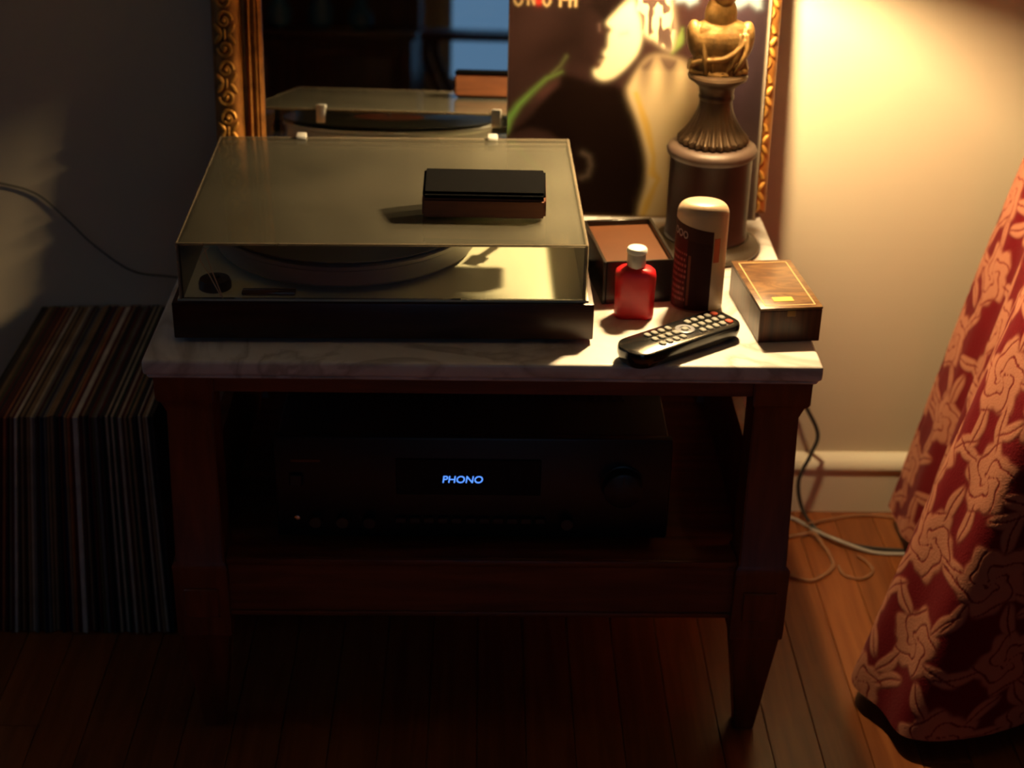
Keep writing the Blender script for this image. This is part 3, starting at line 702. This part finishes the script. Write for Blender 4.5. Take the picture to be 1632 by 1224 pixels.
b = B(); lathe(b, [(.0090, .0585), (.0100, .060), (.0100, .0735), (.0095, .0745)], 40, fn=lambda r, z, a: r*(1+(.02*cos(a*28) if z < .0735 else 0))); cap = obj('cap', b, P('grey_cap', (.42, .38, .34), .4), red)
b = B(); lathe(b, [(.0100, .0745), (.0112, .0755), (.0112, .0785), (.0098, .0805), (.0050, .0815)], 40); obj('cap_top', b, P('white_cap', (.85, .82, .74), .3), red, label='glossy white top of the cap')
# tall white bottle with the dark red label
can = thing('lotion_bottle', 'tall white rounded bottle with a dark red label in front of the lamp', 'bottle', (.2385, 1.594, TZ), (0, 0, radians(-8)))
M_cream2 = P('cream_plastic', (.47, .33, .21), .35)
M_cream2.node_tree.nodes['Principled BSDF'].inputs['Subsurface Weight'].default_value = .3; M_cream2.node_tree.nodes['Principled BSDF'].inputs['Subsurface Radius'].default_value = (.01, .006, .003)
b = B(); RX, RYY = .0280, .0200
pc = [(.90, 0), (.98, .002), (1, .006), (1, .110)]
for k in range(1, 10):
    a = pi/2*k/9; pc.append((.62+.38*cos(a), .110+.014*sin(a)))
pc += [(.50, .1248), (.25, .1252)]
loft(b, [[(RX*s*cos(2*pi*i/64), RYY*s*sin(2*pi*i/64), z) for i in range(64)] for s, z in pc]); obj('bottle_body', b, M_cream2, can)
# the label wraps the left front of the bottle; slanted top edge
nl, mlz = 120, 150
la = np.linspace(radians(178), radians(298), nl+1); lu = np.linspace(0, 1, nl+1)
vs_, fs_ = [], []
for j in range(mlz+1):
    for i in range(nl+1):
        top = .1085-.013*lu[i]**.8; z = .003+(top-.003)*j/mlz
        vs_.append(((RX+.0003)*cos(la[i]), (RYY+.0003)*sin(la[i]), z))
for j in range(mlz):
    for i in range(nl):
        a = j*(nl+1)+i; fs_.append((a, a+1, a+nl+2, a+nl+1))
me = bpy.data.meshes.new('label'); me.from_pydata(vs_, [], fs_); me.update(); me.shade_smooth()
lc = np.zeros((mlz, nl, 3)); lc[:] = lin(42, 12, 10)
U, V = np.meshgrid((np.arange(nl)+.5)/nl, (np.arange(mlz)+.5)/mlz)
lc[(U < .52)] = lin(66, 18, 16); lc[(V > .84)] = lin(50, 22, 16)
lc[(U > .55) & (U < .60) & (V < .66) & (V > .05)] = lin(96, 52, 38)
rl = np.random.RandomState(9)
for row in range(9):       # rows of small lettering, illegible in the photograph
    zc = .66-.068*row; x = .12
    while x < .50:
        wd = rl.uniform(.018, .05)
        mk = (U > x) & (U < x+wd) & (abs(V-zc) < .016); lc[mk] = lin(124, 66, 66); x += wd+.02
def lring(cx, cz, rx, rz):
    q = np.hypot((U-cx)/rx, (V-cz)/rz); lc[(q > .68) & (q < 1.1)] = lin(138, 118, 118)
lring(.20, .885, .055, .040); lring(.33, .885, .055, .040); lring(.455, .885, .050, .040)
at = me.color_attributes.new('print', 'FLOAT_COLOR', 'CORNER')
at.data.foreach_set('color', np.concatenate([lc.reshape(-1, 3), np.ones((nl*mlz, 1))], 1).repeat(4, 0).astype(np.float32).ravel())
me.materials.append(attr_mat('label_print', .6, spec=.1)); o = bpy.data.objects.new('label', me); COL.objects.link(o); o.parent = can
b = B(); vsn = 12
rg = [[((RX+.0004)*cos(radians(300+16*i/vsn)), (RYY+.0004)*sin(radians(300+16*i/vsn)), z) for i in range(vsn+1)] for z in (.060, .064, .082, .088)]
loft(b, rg, closed=False, caps=False); obj('red_flash', b, P('red_print', (.36, .05, .02), .4), can, label='small red printed patch beside the label')
# long wooden box
wb = thing('wooden_box', 'long low wooden box with an inlaid lid at the right edge of the marble', 'box', (.3195, 1.5685, TZ), (0, 0, radians(6)))
def burl():
    mt, nt, bb = nodes('burl_lid'); L = nt.links
    tc = nt.nodes.new('ShaderNodeTexCoord'); n = nt.nodes.new('ShaderNodeTexNoise'); n.inputs['Scale'].default_value = 26; n.inputs['Distortion'].default_value = 2.5; n.inputs['Detail'].default_value = 5
    mp = nt.nodes.new('ShaderNodeMapping'); mp.inputs['Rotation'].default_value = (0, 0, radians(40)); mp.inputs['Scale'].default_value = (.7, 2.2, 1)
    L.new(tc.outputs['Object'], mp.inputs[0]); L.new(mp.outputs[0], n.inputs[0]); r = nt.nodes.new('ShaderNodeValToRGB')
    r.color_ramp.elements[0].position = .38; r.color_ramp.elements[1].position = .66; r.color_ramp.elements[0].color = (.09, .040, .020, 1); r.color_ramp.elements[1].color = (.24, .125, .048, 1)
    L.new(n.outputs[0], r.inputs[0]); L.new(r.outputs[0], bb.inputs['Base Color']); bb.inputs['Roughness'].default_value = .32; return mt
M_burl = burl(); M_wbx = wood('rosewood', (.030, .008, .004), (.115, .036, .016), (14, 14, .6), 9, .35)
b = B(); box(b, -.0335, .0335, -.064, .064, 0, .0368, .0008); obj('box_body', b, M_wbx, wb)
b = B(); box(b, -.0338, .0338, -.0643, .0643, .0372, .0400, .0006, 2); ld = obj('lid', b, M_burl, wb)
b = B(); q = .0004
for x0, x1, y0, y1 in ((-.0275, -.0262, -.058, .058), (.0262, .0275, -.058, .058), (-.0262, .0262, -.058, -.0567), (-.0262, .0262, .0567, .058)): box(b, x0, x1, y0, y1, .0398, .0398+q)
obj('inlay_line', b, P('pale_inlay', (.62, .42, .18), .35), ld, smooth=False)
b = B(); box(b, -.0150, .0070, -.0480, -.0370, .0399, .0406, .0002); obj('yellow_sticker', b, P('gold_sticker', (.85, .58, .14), .3, metal=.3), ld)
b = B(); box(b, -.0045, .0045, -.0652, -.0638, .030, .0372, .0004); obj('clasp', b, P('dull_brass', (.20, .11, .04), .4, metal=.8), wb)
# remote control
rmx, rmy = .2065, 1.487
rem = thing('remote_control', 'black remote control with rows of pale buttons lying at the front of the marble', 'remote control', (rmx, rmy, TZ), (0, 0, radians(36)))
rem.rotation_euler = (0, 0, radians(36))
RLn, RWd = .0740, .0235
def outline(k, z, n=8):
    # long axis x, one end more rounded than the other
    pts = []
    for cx, cy, a0, r in ((RLn-.014, RWd-.014, 0, .014), (-RLn+.019, RWd-.019, 90, .019), (-RLn+.019, -RWd+.019, 180, .019), (RLn-.014, -RWd+.014, 270, .014)):
        for i in range(n+1):
            a = radians(a0+90*i/n); pts.append(((cx+r*cos(a))*(1-k*.3), (cy+r*sin(a))*(1-k), z))
    return pts
b = B(); loft(b, [outline(.20, 0), outline(.08, .003), outline(.0, .010), outline(0, .0155), outline(.03, .0180), outline(.09, .0190)]); obj('remote_case', b, P('remote_black', (.010, .010, .010), .22, coat=.5), rem)
M_btn = P('pale_buttons', (.26, .25, .21), .45); M_btr = P('red_buttons', (.55, .07, .03), .4)
def rbtn(w_, d_, h_=.0022):
    t = B(); loft(t, [rrect(w_, d_, min(w_, d_)*.7, 0, 3), rrect(w_, d_, min(w_, d_)*.7, h_*.7, 3), rrect(w_*.8, d_*.8, min(w_, d_)*.5, h_, 3)]); return t
first = None
for i in range(9):
    for j in range(3):
        x = .061-.0095*i-(.018 if i > 4 else 0); y = (j-1)*.0118
        if i == 0 and j != 1: continue
        if first is None: first = obj('button', rbtn(.0031, .0040), M_btn, rem, (x, y, .0186))
        else: inst(first, rem, (x, y, .0186))
pb = obj('power_button', rbtn(.0034, .0042), M_btr, rem, (.061, .0118, .0186), label='small red power button'); p2 = inst(pb, rem, (.061, -.0118, .0186))
b = B(); lathe(b, [(.0105, 0), (.0105, .0018), (.0090, .0024), (.0060, .0020), (.0055, .0010)], 32); obj('navigation_ring', b, P('nav_ring', (.22, .22, .24), .35), rem, (.0085, 0, .0186))
obj('select_button', rbtn(.0038, .0038, .0026), M_btn, rem, (.0085, 0, .0188))

# ------------------------------------------------------------------ row of records on the floor
rr = random.Random(12)
pal = [('black', (.016, .014, .014)), ('black', (.022, .018, .018)), ('dark brown', (.055, .025, .014)), ('dark red', (.11, .012, .010)), ('cream', (.50, .42, .30)), ('tan', (.30, .19, .10)),
       ('navy blue', (.015, .02, .06)), ('olive', (.10, .09, .04)), ('grey', (.16, .15, .14)), ('white', (.62, .58, .50)), ('dark green', (.02, .05, .03)), ('maroon', (.08, .012, .016)), ('orange', (.40, .13, .04))]
wts = [8, 7, 6, 6, 2.4, 4, 2, 4, 4, 1.6, 2, 5, 1.0]
NR = 62
mats = {}
ords = ['first', 'second', 'third', 'fourth', 'fifth', 'sixth', 'seventh', 'eighth', 'ninth', 'tenth', 'eleventh', 'twelfth', 'thirteenth', 'fourteenth', 'fifteenth', 'sixteenth', 'seventeenth', 'eighteenth', 'nineteenth', 'twentieth']
bx = -.3855; tx = -.3855; cnt = {}
i = 0; tot = 0
force = {2: 4, 8: 5, 15: 4, 21: 8, 27: 3, 33: 3, 37: 5, 43: 4, 48: 9, 30: 12, 52: 12, 46: 5}
while i < NR:
    wd = rr.choice([.0030, .0034, .0034, .0038, .0042, .0060 if i % 7 == 0 else .0036])
    frac = i/NR
    cix = force.get(i, rr.choices(range(len(pal)), wts)[0]); cname, c = pal[cix]
    if cix not in mats: mats[cix] = P('sleeve_card_'+cname.replace(' ', '_'), c, .6, var=.25, scale=30)
    ang = radians(-.3+9.5*frac**1.1) + radians(rr.uniform(-.12, .12))
    step = (wd+.0002)/cos(ang)+.0007*frac
    bx -= step
    cnt[cname] = cnt.get(cname, 0)+1
    b = B(); box(b, 0, wd, 0, .314, 0, .314, .0007)
    # open mouth line: pale inner paper along the top edge
    jit = rr.uniform(-.004, .004)
    o = obj('record_album', b, mats[cix], None, (bx, 1.650+jit, .001+wd*abs(sin(ang))*0), (0, ang, 0), smooth=False)
    if i < 20: pos = ords[i]+' record from the table in the floor row'
    elif i < 40: pos = ords[i-20]+' record beyond the twenty nearest the table'
    else: pos = ords[i-40]+' beyond the forty nearest the table' if i-40 < 20 else ('last but one' if i == 60 else 'last')+' at the far left end'
    tag(o, cname+' record sleeve, '+pos+', standing spine out', 'record', 'record sleeves standing in a row on the floor')
    i += 1

# ------------------------------------------------------------------ cords
def cord(name, pts, r, mat, label, k=8):
    b = B(); tube(b, pts, r, 8, k); return tag(obj(name, b, mat), label, 'cord')
cord('power_cord', [(.385, 1.962, .36), (.405, 1.955, .30), (.430, 1.945, .235), (.450, 1.940, .192), (.476, 1.940, .141), (.470, 1.938, .108), (.456, 1.934, .066), (.463, 1.925, .026), (.480, 1.905, .0045), (.500, 1.882, .0035), (.535, 1.860, .0035), (.604, 1.850, .0035), (.72, 1.85, .0035)],
     .0029, P('cord_black', (.035, .032, .030), .45), 'dark power cord hanging behind the table and running along the floor to the cloth')
cord('grey_cable', [(.36, 1.945, .0028), (.444, 1.938, .0028), (.478, 1.903, .0028), (.502, 1.868, .0095), (.551, 1.846, .0028), (.60, 1.842, .0028), (.70, 1.835, .0028)],
     .0026, P('cord_grey', (.42, .38, .34), .35), 'pale grey cable lying on the floor beside the dark cord')
M_clear = P('clear_cord', (.60, .30, .16), .15, coat=.8); M_clear.node_tree.nodes['Principled BSDF'].inputs['Transmission Weight'].default_value = .5
cord('speaker_wire', [(.38, 1.875, .0022), (.433, 1.883, .0024), (.458, 1.890, .0024), (.474, 1.886, .0080), (.485, 1.862, .0022), (.490, 1.828, .0022), (.484, 1.803, .0022), (.453, 1.776, .0022), (.424, 1.786, .0022), (.38, 1.80, .0022)],
     .0030, M_clear, 'clear speaker wire looped on the floor beside the right table leg')
cord('speaker_wire', [(.468, 1.904, .0120), (.500, 1.930, .0022), (.56, 1.945, .0022), (.62, 1.935, .0022)], .0020, M_clear, 'thin amber wire near the baseboard behind the grey cable')
cord('speaker_wire', [(.496, 1.812, .0022), (.500, 1.790, .0022), (.523, 1.782, .0022), (.541, 1.800, .0022), (.538, 1.822, .0022), (.528, 1.838, .0022)], .0020, M_clear, 'small loose curl of amber wire on the floorboards right of the larger loop')
cord('wall_wire', [(-1.9, 1.969, .095), (-1.75, 1.969, .16), (-1.5, 1.969, .33), (-1.2, 1.969, .45), (-.95, 1.969, .49), (-.80, 1.969, .50), (-.70, 1.969, .497), (-.633, 1.969, .487), (-.586, 1.969, .472), (-.55, 1.969, .436), (-.519, 1.969, .401), (-.472, 1.968, .365), (-.422, 1.966, .358), (-.39, 1.955, .36)],
     .0011, P('wire_dark', (.05, .045, .04), .5), 'thin dark wire drooping across the wall at the left')

# ------------------------------------------------------------------ damask tablecloth on a side table at the right
CX, CY, CT = 1.06, 1.69, .80
ctab = thing('cloth_table', 'small square table hidden under the red damask cloth', 'table', (CX, CY, 0))
b = B(); box(b, -.315, .315, -.172, .172, CT-.028, CT-.004, .008, 3); obj('tabletop', b, M_wood, ctab)
b = B(); loft(b, [rrect(.012, .012, .004, 0, 2), rrect(.020, .020, .004, CT-.028, 2)]); l0 = obj('leg', b, M_wood, ctab, (-.29, -.12, 0))
for x, y in ((.29, -.12), (-.29, .12), (.29, .12)): inst(l0, ctab, (x, y, 0))
hem = [(.62, 1.925), (.590, 1.898), (.584, 1.84), (.588, 1.785), (.545, 1.68), (.488, 1.590), (.461, 1.524), (.460, 1.476), (.487, 1.437), (.533, 1.417), (.590, 1.424), (.670, 1.446), (.760, 1.425), (.860, 1.440), (.95, 1.42), (1.05, 1.44), (1.2, 1.42), (1.33, 1.43), (1.43, 1.50), (1.40, 1.66), (1.43, 1.78), (1.40, 1.92), (1.2, 1.945), (1.0, 1.935), (.8, 1.945)]
def rndv(poly):
    out = []; n = len(poly)
    for i in range(n):
        k = 58 if i < 12 else 8
        seg = rnd([poly[(i-1) % n], poly[i], poly[(i+1) % n], poly[(i+2) % n]], k)
        out += seg[k:2*k]
    return out
hp = rndv(hem); nh = len(hp); nv = 460
def top_pt(p):
    dx, dy = (p[0]-CX)/.330, (p[1]-CY)/.185
    k = (abs(dx)**7+abs(dy)**7)**-(1/7)
    return (CX+dx*k*.330, CY+dy*k*.185)
tp = [top_pt(p) for p in hp]
# smooth the top curve spacing
for _ in range(6): tp = [top_pt(((tp[i-1][0]+tp[(i+1) % nh][0])/2*.5+tp[i][0]*.5, (tp[i-1][1]+tp[(i+1) % nh][1])/2*.5+tp[i][1]*.5)) for i in range(nh)]
HP, TPp = np.array(hp), np.array(tp)
ss = np.concatenate([np.linspace(0, 1, nv)])
Zs = CT+.002-(CT-.020)*ss
bulge = ss**.68
Vx = TPp[None, :, 0]*(1-bulge[:, None])+HP[None, :, 0]*bulge[:, None]
Vy = TPp[None, :, 1]*(1-bulge[:, None])+HP[None, :, 1]*bulge[:, None]
arc = np.concatenate([[0], np.cumsum(np.hypot(*np.diff(HP, axis=0).T))]); tot_arc = arc[-1]+np.hypot(*(HP[0]-HP[-1]))
nrm = HP-np.array([CX, CY]); nrm /= np.linalg.norm(nrm, axis=1)[:, None]
fold = (.008*np.sin(arc*34)+.006*np.sin(arc*57+1))[None, :]*(ss[:, None]**1.2)
Vx += nrm[None, :, 0]*fold; Vy += nrm[None, :, 1]*fold; Vy = np.minimum(Vy, 1.966)
Vz = np.repeat(Zs[:, None], nh, 1)+.0
Vz = Vz + (.012+.006*np.sin(arc*9))[None, :]*ss[:, None]**6
# damask: beige roses with line-drawn petals on crimson
AU = arc[None, :]*np.ones((nv, 1)); AV = (1-ss)[:, None]*CT*np.ones((1, nh))
def damask(au, av):
    crim = lin(98, 6, 16); beige = lin(172, 110, 86); rose = lin(108, 24, 24)
    c = np.empty(au.shape+(3,)); c[:] = crim
    r = np.random.RandomState(21); px, py = .118, .105
    m_all = np.zeros(au.shape); ln = np.zeros(au.shape)
    nI = int(au.max()/px)+2; nJ = int(av.max()/py)+2
    for i_ in range(-1, nI):
        for j_ in range(-1, nJ):
            cx = i_*px+(.5*px if j_ % 2 else 0)+r.uniform(-.012, .012); cy = j_*py+r.uniform(-.010, .010)
            sel = (np.abs(au-cx) < .10) & (np.abs(av-cy) < .10)
            if not sel.any(): continue
            x = au[sel]-cx; y = av[sel]-cy; q = np.hypot(x, y); a = np.arctan2(y, x)
            R0 = r.uniform(.036, .044); ph = r.uniform(0, 6)
            Rb = R0*(1+.13*np.cos(5*a+ph)+.05*np.cos(11*a))
            mk = 1/(1+np.exp((q-Rb)/.0012))
            sp = np.sin(q/.0078*1.15+2*a+.55*np.sin(5*a+ph)); lk = (np.abs(sp) < .22)*mk
            # leaves and tendrils
            for L_ in range(4):
                th = ph+L_*pi/2+r.uniform(-.3, .3); ex = x-cos(th)*R0*1.45; ey = y-sin(th)*R0*1.45
                ua = ex*cos(th)+ey*sin(th); ub = -ex*sin(th)+ey*cos(th)+.12*ua*np.sin(ua*90)
                lf = 1/(1+np.exp((np.hypot(ua/.024, ub/.0095)-1)/.06)); mk = np.maximum(mk, lf); lk = np.maximum(lk, lf*(np.abs(ub) < .0012))
            m_all[sel] = np.maximum(m_all[sel], mk); ln[sel] = np.maximum(ln[sel], lk)
    c = c*(1-m_all[..., None])+beige*m_all[..., None]
    c = c*(1-.95*ln[..., None])+rose*.95*ln[..., None]
    return c, m_all*(1-.6*ln)
colr, relief = damask(AU, AV)
Vx += nrm[None, :, 0]*relief*.0008; Vy += nrm[None, :, 1]*relief*.0008; Vy = np.minimum(Vy, 1.967)
# flat top of the cloth: rings shrinking to the middle
nt = 44; kk = (1-np.arange(1, nt+1)/(nt+1.0))[:, None]
Tx = CX+(TPp[None, :, 0]-CX)*kk; Ty = CY+(TPp[None, :, 1]-CY)*kk
tcol, trel = damask(Tx, Ty-1.2)
Vx = np.concatenate([Tx[::-1], Vx]); Vy = np.concatenate([Ty[::-1], Vy]); Vz = np.concatenate([np.full(Tx.shape, Zs[0])+.0008*trel[::-1], Vz])
colr = np.concatenate([tcol[::-1], colr]); nv += nt
co = np.stack([Vx, Vy, Vz], -1).reshape(-1, 3)
I_, J_ = np.meshgrid(np.arange(nh), np.arange(nv-1)); a = (J_*nh+I_).ravel(); a2 = (J_*nh+(I_+1) % nh).ravel()
faces = np.stack([a, a2, a2+nh, a+nh], -1).tolist()
faces.append(list(range(nh)))
me = bpy.data.meshes.new('tablecloth'); me.from_pydata(co.tolist(), [], faces); me.update(); me.shade_smooth()
at = me.color_attributes.new('print', 'FLOAT_COLOR', 'POINT')
at.data.foreach_set('color', np.concatenate([colr.reshape(-1, 3), np.ones((nv*nh, 1))], 1).astype(np.float32).ravel())
me.materials.append(attr_mat('damask', .75, bump=.35, bscale=420, sheen=.05, spec=.1))
tc_ = bpy.data.objects.new('tablecloth', me); COL.objects.link(tc_); tag(tc_, 'crimson and beige floral damask tablecloth draped to the floor at the right', 'tablecloth')

# ------------------------------------------------------------------ far side of the room, seen in the mirror
M_dk = wood('dark_cabinet', (.045, .014, .007), (.10, .030, .014), (9, 9, 1), 6, .4)
cab = thing('sideboard', 'dark wooden sideboard with panelled doors reflected in the left of the mirror', 'cabinet', (-1.25, -2.36, 0))
b = B(); box(b, -.70, .70, -.24, .24, .06, .50, .003); box(b, -.68, .68, -.22, .22, 0, .06); obj('lower_case', b, M_dk, cab)
b = B(); box(b, -.72, .72, -.25, .26, .50, .53, .004, 2); obj('ledge', b, M_dk, cab)
b = B(); box(b, -.70, .70, -.24, -.02, .53, 1.60, .003); obj('upper_case', b, M_dk, cab)
for k in range(3):
    x = -.46+.46*k
    b = B(); box(b, x-.215, x+.215, .24, .258, .08, .48, .002); d_ = obj('door', b, M_dk, cab)
    b = B(); box(b, x-.16, x+.16, .257, .264, .13, .43, .005, 2); obj('raised_panel', b, M_dk, d_)
    b = B(); lathe(b, [(.006, 0), (.006, .012), (.011, .016), (.011, .022), (.006, .026)], 16); obj('knob', b, P('old_brass', (.4, .27, .1), .35, metal=1), d_, (x+.19, .258, .26), (radians(-90), 0, 0))
M_blueglass = P('blue_glass', (.05, .16, .32), .12, coat=.5)
for k, (x, h_, lab) in enumerate(((-.75, .12, 'short blue glass jar on the reflected sideboard ledge, nearest its end'), (-.90, .16, 'middle blue glass vase on the reflected sideboard ledge'), (-1.06, .14, 'blue glass pot on the reflected sideboard ledge, furthest along'))):
    b = B(); lathe(b, [(.025, 0), (.045, .02), (.048, h_*.5), (.022, h_*.8), (.026, h_)], 28); tag(obj('glass_vase', b, M_blueglass, None, (x, -2.18, .5305)), lab, 'vase', 'blue glass pieces on the sideboard')
# low table between the mirror and the window
ch = thing('end_table', 'dark wooden end table with curved legs reflected in the mirror in front of the window', 'table', (-.17, -1.95, 0))
b = B(); box(b, -.31, .31, -.20, .20, .520, .548, .006, 3); obj('tabletop', b, M_dk, ch)
for x, y in ((-1, 1), (1, 1), (-1, -1), (1, -1)):
    b = B(); tube(b, [(x*.285, y*.17, .522), (x*.290, y*.170, .46), (x*.250, y*.16, .36), (x*.190, y*.15, .22), (x*.215, y*.17, .0)], lambda u: .016-.004*u, 10); obj('leg', b, M_dk, ch)
b = B(); box(b, -.17, .17, -.012, .012, .20, .222, .003); obj('stretcher', b, M_dk, ch)
